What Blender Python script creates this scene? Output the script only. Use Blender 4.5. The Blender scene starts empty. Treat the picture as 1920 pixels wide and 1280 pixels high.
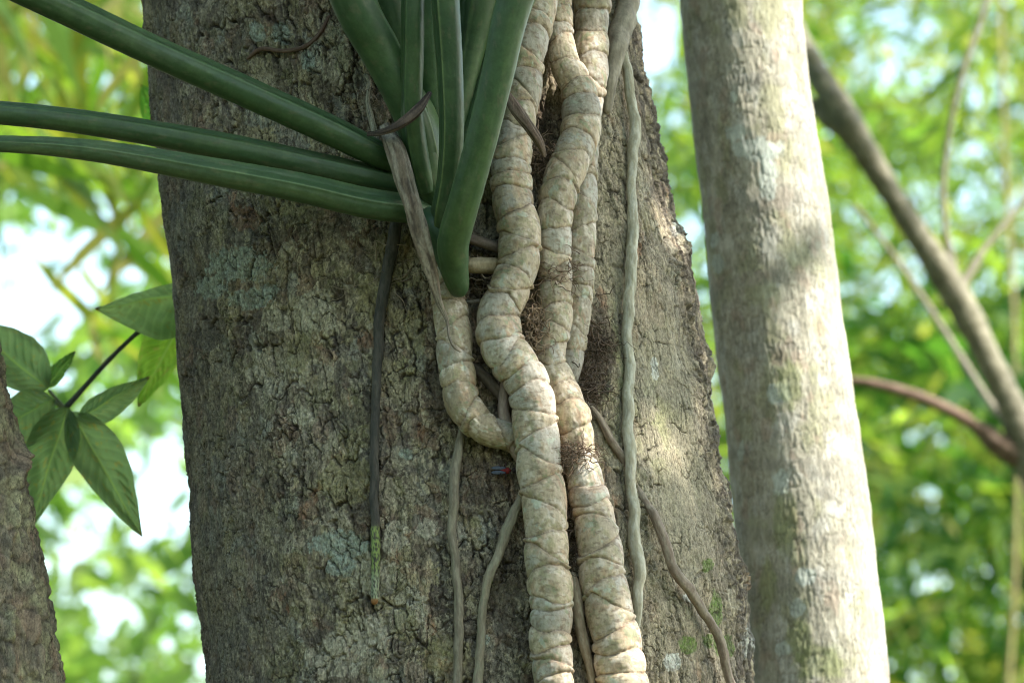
import bpy, math, random
import numpy as np
from mathutils import Vector

# ------------------------------------------------------------------ camera, light, exposure
S = bpy.context.scene
C = S.collection
LENS, PITCH, CAM = 150.0, math.radians(12), np.array([0.0, -5.0, 1.6])
cam = bpy.data.objects.new("camera", bpy.data.cameras.new("camera"))
C.objects.link(cam)
cam.location = CAM
cam.rotation_euler = (math.pi / 2 + PITCH, 0, 0)
cam.data.lens = LENS
cam.data.sensor_width = 36
cam.data.sensor_fit = 'HORIZONTAL'
cam.data.clip_end = 2000
cam.data.dof.use_dof = True
cam.data.dof.focus_distance = 4.80
cam.data.dof.aperture_fstop = 6.0
S.camera = cam

SUN_EL, SUN_AZ = math.radians(46), math.radians(108)      # azimuth clockwise from +Y
sdir = np.array([math.sin(SUN_AZ) * math.cos(SUN_EL), math.cos(SUN_AZ) * math.cos(SUN_EL), math.sin(SUN_EL)])
w = bpy.data.worlds.new("World"); S.world = w; w.use_nodes = True
nt = w.node_tree
bg = nt.nodes["Background"]
sky = nt.nodes.new("ShaderNodeTexSky"); sky.sky_type = 'NISHITA'; sky.sun_disc = False
sky.sun_elevation = SUN_EL; sky.sun_rotation = SUN_AZ
sky.air_density = 1.35; sky.dust_density = 1.2; sky.ozone_density = 1.0
nt.links.new(sky.outputs[0], bg.inputs[0]); bg.inputs[1].default_value = 0.15
sun = bpy.data.objects.new("sun", bpy.data.lights.new("sun", 'SUN')); C.objects.link(sun)
sun.data.energy = 3.2; sun.data.angle = math.radians(0.6); sun.data.color = (1.0, 0.95, 0.87)
sun.rotation_euler = Vector(-sdir).to_track_quat('-Z', 'Y').to_euler()
S.view_settings.view_transform = 'Standard'; S.view_settings.look = 'None'
S.view_settings.exposure = 1.95; S.view_settings.gamma = 1.0
S.cycles.use_denoising = True; S.cycles.filter_width = 1.05
S.cycles.max_bounces = 6; S.cycles.diffuse_bounces = 3; S.cycles.transparent_max_bounces = 8
S.cycles.caustics_reflective = False; S.cycles.caustics_refractive = False

# ------------------------------------------------------------------ helpers
cp, sp_ = math.cos(PITCH), math.sin(PITCH)
def ray(px, py):
    px = np.asarray(px, float); py = np.asarray(py, float)
    x = (px - 960) / 1920 * 36; y = (640 - py) / 1920 * 36
    d = np.stack([x, LENS * cp - y * sp_, LENS * sp_ + y * cp], -1)
    return d / d[..., 1:2]                     # unit step in world Y
def at(px, py, Y):
    return CAM + ray(px, py) * (np.asarray(Y, float)[..., None] - CAM[1])
def depth(p):                                   # distance along the view axis
    q = p - CAM
    return q[..., 1] * cp + q[..., 2] * sp_
def px2m(p): return depth(p) * 36 / LENS / 1920
def topx(p):
    q = p - CAM; d = depth(p); v = -q[..., 1] * sp_ + q[..., 2] * cp
    return 960 + q[..., 0] / d * LENS / 36 * 1920, 640 - v / d * LENS / 36 * 1920

def sstep(a, b, x):
    t = np.clip((x - a) / (b - a), 0, 1); return t * t * (3 - 2 * t)
def hsh(ix, iy, seed):
    with np.errstate(over='ignore'):
        h = (ix.astype(np.int64).astype(np.uint32) * np.uint32(374761393)
             + iy.astype(np.int64).astype(np.uint32) * np.uint32(668265263) + np.uint32(seed * 2246822519 % 4294967296))
        h = (h ^ (h >> np.uint32(13))) * np.uint32(1274126177)
        h = (h ^ (h >> np.uint32(16))) * np.uint32(2246822519)
        h = h ^ (h >> np.uint32(15))
    return h.astype(np.float64) / 4294967295.0
def gn(x, y, seed=0):
    ix = np.floor(x); iy = np.floor(y); fx = x - ix; fy = y - iy
    ux = fx * fx * fx * (fx * (fx * 6 - 15) + 10); uy = fy * fy * fy * (fy * (fy * 6 - 15) + 10)
    def g(a, b):
        t = hsh(ix + a, iy + b, seed) * 2 * np.pi
        return np.cos(t) * (fx - a) + np.sin(t) * (fy - b)
    n0 = g(0, 0) * (1 - ux) + g(1, 0) * ux; n1 = g(0, 1) * (1 - ux) + g(1, 1) * ux
    return (n0 * (1 - uy) + n1 * uy) * 1.5
def fbm(x, y, seed=0, o=4, gain=.5):
    s = 0; a = 1; n = 0
    for k in range(o):
        s = s + a * gn(x * 2 ** k + 17.3 * k, y * 2 ** k + 5.1 * k, seed + k); n += a; a *= gain
    return s / n * 1.5
def voro(x, y, seed=0):
    ix = np.floor(x); iy = np.floor(y)
    f1 = np.full(x.shape, 9.0); f2 = np.full(x.shape, 9.0); cid = np.zeros(x.shape)
    for a in (-1, 0, 1):
        for b in (-1, 0, 1):
            cx = ix + a; cy = iy + b
            dx = cx + .1 + .8 * hsh(cx, cy, seed) - x; dy = cy + .1 + .8 * hsh(cx, cy, seed + 7) - y
            d = np.sqrt(dx * dx + dy * dy)
            near = d < f1
            f2 = np.where(near, f1, np.minimum(f2, d))
            cid = np.where(near, hsh(cx, cy, seed + 13), cid)
            f1 = np.where(near, d, f1)
    return f1, f2, cid
def mixc(c, col, m): return c * (1 - m[..., None]) + np.array(col) * m[..., None]

def mesh_from(name, V, F, mats, smooth=True, attrs=None, cols=None, mi=None):
    """V (n,3), F a list of (m,k) index arrays"""
    me = bpy.data.meshes.new(name)
    me.vertices.add(len(V)); me.vertices.foreach_set("co", np.ascontiguousarray(V, np.float32).ravel())
    tot = np.concatenate([np.full(len(f), f.shape[1], np.int32) for f in F])
    idx = np.concatenate([f.ravel() for f in F]).astype(np.int32)
    me.loops.add(len(idx)); me.loops.foreach_set("vertex_index", idx)
    me.polygons.add(len(tot))
    st = np.concatenate([[0], np.cumsum(tot)[:-1]]).astype(np.int32)
    me.polygons.foreach_set("loop_start", st)
    me.polygons.foreach_set("use_smooth", np.full(len(tot), smooth, bool))
    for m in (mats if isinstance(mats, (list, tuple)) else [mats]): me.materials.append(m)
    if mi is not None: me.polygons.foreach_set("material_index", mi.astype(np.int32))
    me.update(calc_edges=True)
    for k, a in (attrs or {}).items():
        me.attributes.new(k, 'FLOAT', 'POINT').data.foreach_set("value", np.ascontiguousarray(a, np.float32).ravel())
    for k, a in (cols or {}).items():
        a = np.concatenate([a.reshape(-1, 3), np.ones((len(V), 1))], 1)
        me.attributes.new(k, 'FLOAT_COLOR', 'POINT').data.foreach_set("color", np.ascontiguousarray(a, np.float32).ravel())
    return me
def grid_faces(nu, nv, wrap):
    """rows nu, columns nv"""
    j = np.arange(nv if wrap else nv - 1); j2 = (j + 1) % nv
    i = np.arange(nu - 1)[:, None] * nv
    return np.stack([i + j, i + j2, i + nv + j2, i + nv + j], -1).reshape(-1, 4)
def link(name, me, parent=None, label=None, cat=None, group=None, kind=None):
    o = bpy.data.objects.new(name, me); C.objects.link(o)
    if parent is not None: o.parent = parent; o.matrix_parent_inverse = parent.matrix_world.inverted()
    if label: o['label'] = label
    if cat: o['category'] = cat
    if group: o['group'] = group
    if kind: o['kind'] = kind
    return o
def empty(name, loc, label, cat, group=None):
    o = bpy.data.objects.new(name, None); C.objects.link(o)
    o.location = Vector([float(a) for a in loc]); bpy.context.view_layer.update()
    o.empty_display_size = .05
    o['label'] = label; o['category'] = cat
    if group: o['group'] = group
    return o

# ------------------------------------------------------------------ materials
def mat(name, rough=.8, spec=.3):
    m = bpy.data.materials.new(name); m.use_nodes = True
    b = m.node_tree.nodes["Principled BSDF"]
    b.inputs["Roughness"].default_value = rough; b.inputs["Specular IOR Level"].default_value = spec
    return m, m.node_tree, b
def nd(t, ty, **k):
    n = t.nodes.new(ty)
    for a, v in k.items(): setattr(n, a, v)
    return n
def noise(t, scale, detail=4, vec=None, rough=.6):
    n = nd(t, "ShaderNodeTexNoise"); n.inputs["Scale"].default_value = scale
    n.inputs["Detail"].default_value = detail; n.inputs["Roughness"].default_value = rough
    if vec is not None: t.links.new(vec, n.inputs["Vector"])
    return n.outputs["Fac"]
def objvec(t, sc=(1, 1, 1)):
    g = nd(t, "ShaderNodeNewGeometry"); mp = nd(t, "ShaderNodeMapping")
    mp.inputs["Scale"].default_value = sc; t.links.new(g.outputs["Position"], mp.inputs["Vector"])
    return mp.outputs[0]
def mrange(t, src, a, b, c, d):
    n = nd(t, "ShaderNodeMapRange"); t.links.new(src, n.inputs[0])
    for k, v in zip((1, 2, 3, 4), (a, b, c, d)): n.inputs[k].default_value = v
    return n.outputs[0]
def mix(t, fac, a, b, mode='MIX'):
    n = nd(t, "ShaderNodeMix", data_type='RGBA', blend_type=mode)
    if isinstance(fac, (int, float)): n.inputs[0].default_value = fac
    else: t.links.new(fac, n.inputs[0])
    for s, v in ((6, a), (7, b)):
        if isinstance(v, (tuple, list)): n.inputs[s].default_value = (*v[:3], 1)
        else: t.links.new(v, n.inputs[s])
    return n.outputs[2]
def bump(t, h, b, strength, dist=.001):
    n = nd(t, "ShaderNodeBump"); n.inputs["Strength"].default_value = strength; n.inputs["Distance"].default_value = dist
    t.links.new(h, n.inputs["Height"]); t.links.new(n.outputs[0], b.inputs["Normal"]); return n
def attr(t, name):
    n = nd(t, "ShaderNodeAttribute"); n.attribute_name = name; return n

def painted(name, rough, spec, vs=(1, 1, 1), sp=(.55, 1.45), sc=420, bstr=.6, bdist=.001):
    """vertex albedo broken up by fine procedural grain"""
    m, t, b = mat(name, rough, spec)
    v = objvec(t, vs); n = noise(t, sc, 5, v, .7); n2 = noise(t, sc * .22, 4, v)
    c = mix(t, 1.0, attr(t, "col").outputs["Color"], mrange(t, n, .28, .72, sp[0], sp[1]), 'MULTIPLY')
    c = mix(t, 1.0, c, mrange(t, n2, .3, .7, .82, 1.18), 'MULTIPLY')
    t.links.new(c, b.inputs["Base Color"])
    bump(t, n, b, bstr, bdist)
    return m
M_bark = painted("rough_bark", .88, .25, (1, 1, .6), (.42, 1.62), 430, .9, .0016)
def fissures(m, sc=150, stretch=.33, wd=.022, depth_=.75):
    """hair cracks: thin dark ridged-noise lines running mostly up the trunk"""
    t = m.node_tree; b = t.nodes["Principled BSDF"]
    src = b.inputs["Base Color"].links[0].from_socket
    v = objvec(t, (1, 1, stretch)); n = noise(t, sc, 3, v, .55)
    sub = nd(t, "ShaderNodeMath", operation='SUBTRACT'); t.links.new(n, sub.inputs[0]); sub.inputs[1].default_value = .5
    ab = nd(t, "ShaderNodeMath", operation='ABSOLUTE'); t.links.new(sub.outputs[0], ab.inputs[0])
    line = mrange(t, ab.outputs[0], 0, wd, 1 - depth_, 1)
    patchy = mrange(t, noise(t, sc * .2, 3, v), .42, .6, 1, 0)
    mxx = nd(t, "ShaderNodeMath", operation='MAXIMUM'); t.links.new(line, mxx.inputs[0]); t.links.new(patchy, mxx.inputs[1])
    t.links.new(mix(t, 1.0, src, mxx.outputs[0], 'MULTIPLY'), b.inputs["Base Color"])
fissures(M_bark)
M_pale = painted("pale_bark", .8, .25, (1, 1, .35), (.75, 1.25), 300, .5, .001)
fissures(M_pale, 190, .25, .03, .5)
M_stem = painted("stem_skin", .62, .3, (1, 1, .5), (.76, 1.20), 420, .32, .0007)
M_root = painted("root_skin", .8, .3, (1, 1, .25), (.75, 1.25), 500, .5, .0008)
M_stalk = painted("stalk_skin", .46, .45, (1, 1, 1), (.84, 1.16), 330, .14, .0005)
M_dead = painted("dead_leaf", .8, .3, (1, 1, .3), (.6, 1.35), 500, .7, .001)
M_dark = painted("branch_bark", .8, .3, (1, 1, .5), (.8, 1.2), 60, .5, .004)

def leafmat(name, trans=.5, rough=.45, gloss=.4):
    m, t, b = mat(name, rough, gloss)
    c = attr(t, "col").outputs["Color"]; t.links.new(c, b.inputs["Base Color"])
    tr = nd(t, "ShaderNodeBsdfTranslucent")
    t.links.new(mix(t, 1.0, c, (2.3, 2.6, 1.0), 'MULTIPLY'), tr.inputs[0])
    mx = nd(t, "ShaderNodeMixShader"); mx.inputs[0].default_value = trans
    out = [n for n in t.nodes if n.type == 'OUTPUT_MATERIAL'][0]
    t.links.new(b.outputs[0], mx.inputs[1]); t.links.new(tr.outputs[0], mx.inputs[2]); t.links.new(mx.outputs[0], out.inputs[0])
    return m
M_leaf = leafmat("leaf_blade", .42, .6, .2)
M_far = leafmat("far_leaf_blade", .5, .6, .12)
M_ground, tg, bgm = mat("forest_floor", .95)
tg.links.new(mix(tg, noise(tg, 3, 5, objvec(tg)), (.05, .035, .02), (.06, .09, .025)), bgm.inputs["Base Color"])

# ------------------------------------------------------------------ ground
xs = np.linspace(-60, 60, 61)
GX, GY = np.meshgrid(xs, xs)
gz = .12 * fbm(GX / 6, GY / 6, 90)
link("ground", mesh_from("ground", np.stack([GX, GY, gz], -1).reshape(-1, 3), [grid_faces(61, 61, False)], M_ground), kind="structure")

# ------------------------------------------------------------------ tree trunks
def trunk_fn(left, right, Y):
    """pixel outline -> axis x(z), radius(z) for a trunk standing at depth Y"""
    ys = np.linspace(-60, 1340, 60)
    def ext(pts):
        p = np.array(pts, float); return np.interp(ys, p[:, 0], p[:, 1])
    L = at(ext(left), ys, np.full(60, Y)); R = at(ext(right), ys, np.full(60, Y))
    z = L[:, 2]; o = np.argsort(z)
    z, cx, r = z[o], ((L + R)[o, 0]) / 2, ((R - L)[o, 0]) / 2
    k = np.ones(5) / 5
    cx = np.convolve(np.pad(cx, 2, 'edge'), k, 'valid'); r = np.convolve(np.pad(r, 2, 'edge'), k, 'valid')
    sx = np.polyfit(z, cx, 1)[0]; sr = np.polyfit(z, r, 1)[0]
    def f(zz):
        zz = np.asarray(zz, float)
        c = np.interp(zz, z, cx); q = np.interp(zz, z, r)
        lo, hi = np.minimum(zz - z[0], 0), np.maximum(zz - z[-1], 0)
        return c + sx * (lo + hi), np.maximum(q + sr * .6 * (lo + hi), .3 * r.min())
    return f
def trunk_grid(f, Y, step, zlo, zhi, z0=-.1, z1=6.5, spread=2.05):
    zd = np.arange(zlo, zhi, step)
    z = np.concatenate([np.linspace(z0, zlo, 60)[:-1], zd, np.linspace(zhi, z1, 80)])
    R = float(f((zlo + zhi) / 2)[1])
    th1 = np.arange(-spread, spread, step / R)          # 0 faces the camera (-Y), + to the right
    th = np.concatenate([th1, np.linspace(spread, 2 * math.pi - spread, 60)[:-1]])
    Z, T = np.meshgrid(z, th, indexing='ij')
    cx, r = f(Z)
    return Z, T, cx, r
def trunk_mesh(name, f, Y, Z, T, cx, r, h, col, m):
    rr = r + h
    V = np.stack([cx + rr * np.sin(T), Y - rr * np.cos(T), Z], -1)
    nu, nv = Z.shape
    return mesh_from(name, V.reshape(-1, 3), [grid_faces(nu, nv, True)], m, cols={"col": col})

ML = [(0, 265), (110, 277), (210, 287), (320, 301), (450, 315), (570, 330), (700, 341), (850, 352), (1000, 361), (1150, 375), (1280, 390)]
MR = [(0, 1184), (100, 1194), (200, 1217), (330, 1240), (420, 1262), (500, 1287), (580, 1303), (650, 1312), (750, 1327), (850, 1346), (950, 1362), (1050, 1382), (1150, 1396), (1280, 1412)]
fm = trunk_fn(ML, MR, 0.0)
zl = float(at(960, 1400, 0)[2]); zh = float(at(960, -120, 0)[2])
Z, T, cx, r = trunk_grid(fm, 0, .00095, zl, zh)
u = T * .29; v = Z
V0 = np.stack([cx + r * np.sin(T), -r * np.cos(T), Z], -1)
PX, PY = topx(V0)
wu = u + .0038 * fbm(u / .03, v / .04, 1); wv = v + .009 * fbm(u / .03, v / .03, 2)
wu = wu + .0016 * fbm(u / .005, v / .006, 40, 3); wv = wv + .002 * fbm(u / .005, v / .006, 41, 3)
rough = np.clip(.62 + .75 * fbm(u / .13, v / .16, 3, 3), .12, 1.15)
def blob(cx_, cy_, rx, ry): return np.exp(-(((PX - cx_) / rx) ** 2 + ((PY - cy_) / ry) ** 2))
smoothz = blob(1270, 900, 75, 260) + blob(1245, 730, 50, 120) + .5 * blob(1150, 560, 40, 200)
rough = rough * (1 - .82 * np.clip(smoothz, 0, 1))
edge = sstep(.95, 1.35, T)
rough = np.maximum(rough, edge * (.95 + .5 * fbm(u / .05, v / .1, 31, 3)))
f1, f2, c1 = voro(wu / .0165, wv / .050, 5)
g1, g2, c2 = voro(wu / .0062 + 3, wv / .0185, 8)
gate = sstep(-.28, .25, fbm(u / .022, v / .03, 22, 3))           # cracks come and go
k1 = (1 - sstep(.02, .13, f2 - f1)) * gate
gate2 = sstep(-.2, .3, fbm(u / .03, v / .045, 23, 3))
k2 = (1 - sstep(.0, .15, g2 - g1)) * (.25 + .75 * gate2)
e1_, e2_, c3 = voro((wu * .94 + wv * .12) / .013 + 7, (wv - .1 * wu) / .024, 55)
k3 = (1 - sstep(.01, .085, e2_ - e1_)) * sstep(-.1, .25, fbm(u / .035, v / .05, 24, 3))
vr = fbm(wu / .0065, wv / .034, 12, 4)
vrd = 1 - np.abs(fbm(wu / .011, wv / .07, 14, 3)) * 2.2            # vertical ridges
fl = fbm(u / .0042, v / .0052, 15, 4)
lf = fbm(u / .075, v / .13, 16, 3)
sc1 = sstep(.25, .6, fbm(wu / .018, wv / .03, 17, 3))               # flaked-away scales
h = (-.0026 * k3 - .0060 * k1 * rough + .0024 * (c1 - .5) * rough - .0016 * k2 * (.3 + .7 * rough) + .0013 * (c2 - .5) * rough
     + .0018 * vr * (.35 + .65 * rough) + .0016 * vrd * rough + .0011 * fl * (.45 + .55 * rough) + .006 * lf - .0022 * sc1 * rough)
ehi = sstep(1.05, 1.45, np.abs(T)) * (T > 0)
h += ehi * (.0075 * fbm(wu / .016, wv / .07, 19, 4) - .004 * k1)
# crusty ridge lines that run down the right flank
for k, (x0, y0, x1, y1, wd, am) in enumerate([(1255, 420, 1400, 1220, 9, .0075), (1215, 200, 1318, 700, 7, .005), (1120, 560, 1145, 760, 14, .006), (1240, 980, 1262, 1190, 8, .004), (1205, 880, 1222, 1150, 12, .006)]):
    tt = np.clip((PY - y0) / (y1 - y0), 0, 1)
    lx = x0 + (x1 - x0) * tt + 14 * fbm(v / .05, v * 0 + k, 60 + k, 3)
    inn = sstep(-.05, .05, (PY - y0) / (y1 - y0)) * (1 - sstep(.95, 1.05, (PY - y0) / (y1 - y0)))
    h += am * inn * np.exp(-((PX - lx) / wd) ** 2) * (.3 + 1.2 * np.abs(fbm(u / .012, v / .02, 70 + k, 4))) * (T < 1.5) * (T > 0)
# hollow behind the stems
h -= .030 * blob(1030, 250, 30, 85) + .012 * blob(905, 540, 26, 80) + .010 * blob(900, 700, 30, 120)

# albedo: patches of crust, lichen and algae, with some light and shade painted in
base = np.zeros(Z.shape + (3,)) + np.array([.145, .122, .090])
n1 = fbm(u / .05, v / .07, 101, 5, .6); n2 = fbm(u / .03 + 9, v / .035, 102, 5, .65); n3 = fbm(wu / .02 + 4, wv / .03, 103, 4, .6)
base = mixc(base, (.255, .225, .150), sstep(-.05, .35, n1) * .85)
base = mixc(base, (.175, .172, .080), sstep(.0, .35, n2) * .75)
base = mixc(base, (.082, .072, .060), sstep(.1, .42, n3) * .75)
base = mixc(base, (.34, .305, .215), sstep(.12, .30, fbm(wu / .016 + 2, wv / .02, 104, 4, .6)) * .6)
base = mixc(base, (.26, .125, .065), sstep(.30, .50, fbm(wu / .03 + 7, wv / .05, 105, 4, .6)) * .65)
qu = wu + .006 * fbm(u / .012, v / .012, 130, 5, .65); qv = wv + .008 * fbm(u / .012 + 7, v / .014, 131, 5, .65)
for k_, (su, sv, am_) in enumerate([(.040, .055, .75), (.017, .026, .6)]):
    _, _, cc = voro(qu / su + 5 * k_, qv / sv, 135 + k_)
    pal = np.array([(.155, .130, .098), (.098, .083, .068), (.245, .225, .125), (.34, .31, .225), (.19, .185, .10), (.235, .215, .165), (.075, .064, .054), (.27, .285, .235), (.23, .16, .11), (.145, .138, .115), (.30, .27, .16), (.12, .105, .08)])
    pc = pal[np.minimum((cc * 12).astype(int), 11)]
    am2 = am_ * sstep(-.35, .15, fbm(u / .05 + k_, v / .06, 140 + k_, 3))[..., None]
    base = base * (1 - am2) + pc * am2
del qu, qv, pc
base = base * (.86 + .30 * c1[..., None]) * (.88 + .26 * c2[..., None])
sp1 = sstep(.04, .16, fbm(wu / .0055 + 5, wv / .0085, 110, 4, .7)); sp2 = sstep(.08, .2, fbm(wu / .0048 + 2, wv / .0075, 111, 4, .7))
base = mixc(base, (.40, .365, .26), sp1 * (.15 + .55 * sstep(-.1, .25, n2 - n3)))
base = mixc(base, (.060, .046, .036), sp2 * (.2 + .55 * sstep(-.2, .2, n3)))
left = 1 - sstep(-1.25, -.35, T + .25 * lf)                           # greyer left flank
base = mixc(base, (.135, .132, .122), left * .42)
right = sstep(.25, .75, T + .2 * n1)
base = mixc(base, (.31, .285, .205), right * .42)  # right flank painted lighter in place of more light from the right
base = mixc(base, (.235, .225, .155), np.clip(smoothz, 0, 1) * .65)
base = mixc(base, (.20, .24, .09), np.clip(blob(1230, 800, 40, 90) + blob(1150, 700, 30, 120), 0, 1) * .4 * sstep(-.2, .3, n2))
def patch(lst, col, nz, amt=.85):
    global base
    for (a, b, c, d) in lst:
        m = sstep(.46, .53, blob(a, b, c, d) * .95 + .34 * nz)
        base = mixc(base, col, m * amt * (.65 + .35 * sstep(-.1, .3, fl)))
pn = fbm(wu / .012, wv / .016, 120, 6, .72)
patch([(450, 495, 70, 38), (395, 540, 40, 26), (505, 545, 26, 18), (640, 1020, 62, 34), (480, 60, 18, 22), (525, 62, 22, 26), (580, 115, 18, 26), (640, 1060, 36, 24), (760, 850, 16, 14), (470, 560, 50, 22), (905, 1200, 18, 14)], (.28, .335, .285), pn, .85)
patch([(590, 590, 52, 40), (520, 600, 34, 26), (560, 690, 26, 40), (700, 1080, 50, 50), (740, 1010, 30, 38), (770, 1140, 42, 46), (630, 1230, 60, 50), (540, 470, 26, 20), (600, 560, 30, 18), (345, 170, 12, 16), (500, 700, 40, 60), (800, 990, 24, 26), (560, 780, 30, 24), (690, 1190, 50, 50)], (.37, .35, .265), pn, .85)
patch([(560, 660, 26, 44), (740, 480, 40, 70), (780, 620, 26, 60), (540, 380, 60, 30), (700, 560, 40, 50), (760, 1170, 28, 44), (650, 900, 60, 60), (820, 1230, 40, 40)], (.225, .21, .10), pn, .6)
patch([(1090, 700, 18, 16), (790, 810, 9, 24), (690, 640, 24, 20), (460, 410, 26, 30), (1130, 560, 12, 30), (1195, 470, 10, 20)], (.22, .12, .07), pn, .6)
patch([(1345, 1150, 16, 50), (1362, 1210, 26, 26), (1325, 1060, 14, 16), (1290, 1210, 20, 20), (1330, 1200, 16, 16)], (.10, .17, .035), pn, .9)
patch([(1400, 1200, 12, 40), (1262, 1240, 22, 20), (1230, 690, 9, 28), (1310, 560, 8, 30), (1262, 430, 8, 16), (1290, 1120, 18, 10)], (.46, .50, .45), pn, .85)
patch([(1110, 720, 30, 60), (1130, 650, 34, 40), (830, 720, 40, 90), (900, 900, 70, 60), (940, 1100, 40, 130), (1030, 255, 34, 95), (1030, 255, 30, 90), (905, 530, 30, 90), (1125, 640, 26, 90)], (.075, .058, .042), pn, .75)  # dark bark debris, plus shade painted into the gaps between stems
base = mixc(base, (.035, .029, .025), np.clip(k1 * rough * 1.2, 0, 1) * .8)
base = mixc(base, (.03, .025, .02), np.clip(k3, 0, 1) * .85)
base = mixc(base, (.060, .052, .042), np.clip(k2, 0, 1) * .30)
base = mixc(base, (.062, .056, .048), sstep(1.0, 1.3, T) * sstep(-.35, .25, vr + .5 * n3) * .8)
base = base * (1 + .22 * fl[..., None])
base = np.clip(base * np.array([1.24, 1.15, 1.13]), .012, .6)
tree1 = empty("old_tree", (float(fm(0)[0]), 0, 0), "thick rough-barked tree with climbing stems up its front", "tree")
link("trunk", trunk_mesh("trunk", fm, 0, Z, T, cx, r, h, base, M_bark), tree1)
del V0, g1, g2, f1, f2, wu, wv

# pale smooth trunk on the right, a little farther back
PL = [(0, 1272), (200, 1294), (400, 1318), (600, 1336), (700, 1347), (800, 1361), (1000, 1380), (1280, 1408)]
PR = [(0, 1503), (100, 1510), (200, 1523), (400, 1556), (600, 1581), (800, 1610), (1000, 1637), (1280, 1671)]
YP = .45
fp = trunk_fn(PL, PR, YP)
zl2 = float(at(960, 1380, YP)[2]); zh2 = float(at(960, -100, YP)[2])
Z, T, cx, r = trunk_grid(fp, YP, .0018, zl2, zh2)
u = T * .08; v = Z
PX, PY = topx(np.stack([cx + r * np.sin(T), YP - r * np.cos(T), Z], -1))
wu = u + .0022 * fbm(u / .012, v / .02, 201, 3); wv = v + .004 * fbm(u / .015, v / .02, 202, 3)
a1, a2, ca = voro(wu / .0060, wv / .019, 205)
kk = (1 - sstep(0, .22, a2 - a1)) * sstep(-.25, .2, fbm(u / .03, v / .08, 207, 3))
lines = fbm(wu / .0034, wv / .022, 209, 4)
bands = fbm(u / .2, v / .05, 211, 3)
h = -.0013 * kk + .0009 * lines + .0022 * fbm(u / .05, v / .10, 212, 3) + .0006 * (ca - .5) + .0016 * np.clip(bands, -.2, .6)
col = np.zeros(Z.shape + (3,)) + np.array([.44, .41, .325])
q1 = fbm(u / .03, v / .05, 214, 5, .6); q2 = fbm(u / .018 + 3, v / .022, 215, 5, .6)
col = mixc(col, (.55, .535, .475), sstep(.0, .35, q1) * .7)
col = mixc(col, (.32, .30, .235), sstep(.05, .4, q2) * .6)
col = mixc(col, (.34, .34, .19), sstep(.0, .4, fbm(u / .04 + 8, v / .09, 216, 4)) * .55)
col = mixc(col, (.43, .32, .25), sstep(.25, .5, fbm(u / .03 + 2, v / .05, 217, 4)) * .5)
col = mixc(col, (.31, .29, .24), sstep(.16, .4, bands) * .55)
pn = fbm(u / .01, v / .013, 220, 4, .6)
for (a, b, c, d) in [(1440, 330, 20, 60), (1420, 280, 60, 26), (1465, 905, 20, 28), (1495, 1140, 18, 22), (1345, 495, 12, 22), (1340, 450, 10, 18), (1390, 845, 8, 20), (1380, 250, 22, 18), (1470, 1215, 22, 14), (1460, 740, 30, 24), (1375, 180, 8, 14), (1510, 1080, 24, 20)]:
    col = mixc(col, (.55, .59, .53), sstep(.42, .6, blob(a, b, c, d) + .28 * pn) * .85)
for (a, b, c, d) in [(1540, 1240, 60, 40), (1470, 980, 30, 70), (1440, 1100, 20, 60), (1480, 720, 30, 60), (1500, 1200, 30, 50)]:
    col = mixc(col, (.27, .30, .12), sstep(.35, .75, blob(a, b, c, d) + .25 * pn) * .6)
col = mixc(col, (.17, .15, .11), np.clip(kk, 0, 1) * .50)
col = col * (1 + .12 * lines[..., None]) * (.93 + .14 * ca[..., None])
tree2 = empty("smooth_tree", (float(fp(0)[0]), YP, 0), "slim smooth pale-barked tree to the right of the thick tree", "tree")
link("trunk", trunk_mesh("trunk", fp, YP, Z, T, cx, r, h * .7, np.clip(col * .92, .02, .7), M_pale), tree2)

# trunk cut by the lower left corner
BR = [(0, -140), (600, -18), (700, 2), (800, 24), (900, 44), (960, 56), (1060, 76), (1180, 98), (1280, 116)]
BL = [(y, x - 330) for y, x in BR]
YB = -.10
fb = trunk_fn(BL, BR, YB)
zl3 = float(at(960, 1380, YB)[2]); zh3 = float(at(960, 560, YB)[2])
Z, T, cx, r = trunk_grid(fb, YB, .0018, zl3, zh3)
u = T * .10; v = Z
PX, PY = topx(np.stack([cx + r * np.sin(T), YB - r * np.cos(T), Z], -1))
wu = u + .004 * fbm(u / .02, v / .05, 301, 3)
rd = 1 - np.abs(fbm(wu / .02, v / .16, 303, 3)) * 2.4
fine = fbm(wu / .005, v / .02, 305, 4)
a1, a2, ca = voro(wu / .012, v / .035, 306)
h = .0050 * np.clip(rd, 0, 1) ** 2 + .0018 * fine - .0025 * (1 - sstep(0, .2, a2 - a1))
for (x0, x1, x2, wd) in [(-30, 28, 75, 7), (20, 40, 62, 5), (40, 12, 20, 6)]:                  # clinging rootlets
    yy = np.clip((PY - 760) / 520, 0, 1); lx = np.where(yy < .5, x0 + (x1 - x0) * yy * 2, x1 + (x2 - x1) * (yy * 2 - 1)) + 7 * fbm(v / .05, v * 0 + x0, 330, 2)
    h += .0065 * np.exp(-((PX - lx) / wd) ** 2) * (T > -1) * (T < 1.5)
col = np.zeros(Z.shape + (3,)) + np.array([.20, .165, .115])
col = mixc(col, (.30, .27, .16), sstep(-.1, .3, fbm(u / .03, v / .05, 310, 5, .6)) * .8)
col = mixc(col, (.25, .17, .12), sstep(.1, .4, fbm(u / .02, v / .06, 311, 4)) * .7)
col = mixc(col, (.075, .06, .05), sstep(.1, .4, -fine + .3 * fbm(u / .04, v / .1, 312, 3)) * .65)
col = mixc(col, (.05, .04, .035), (1 - sstep(0, .2, a2 - a1)) * .5)
tree3 = empty("left_tree", (float(fb(0)[0]), YB, 0), "brown furrowed tree cut off by the lower left corner", "tree")
tree3.name = "furrowed_tree"
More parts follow.
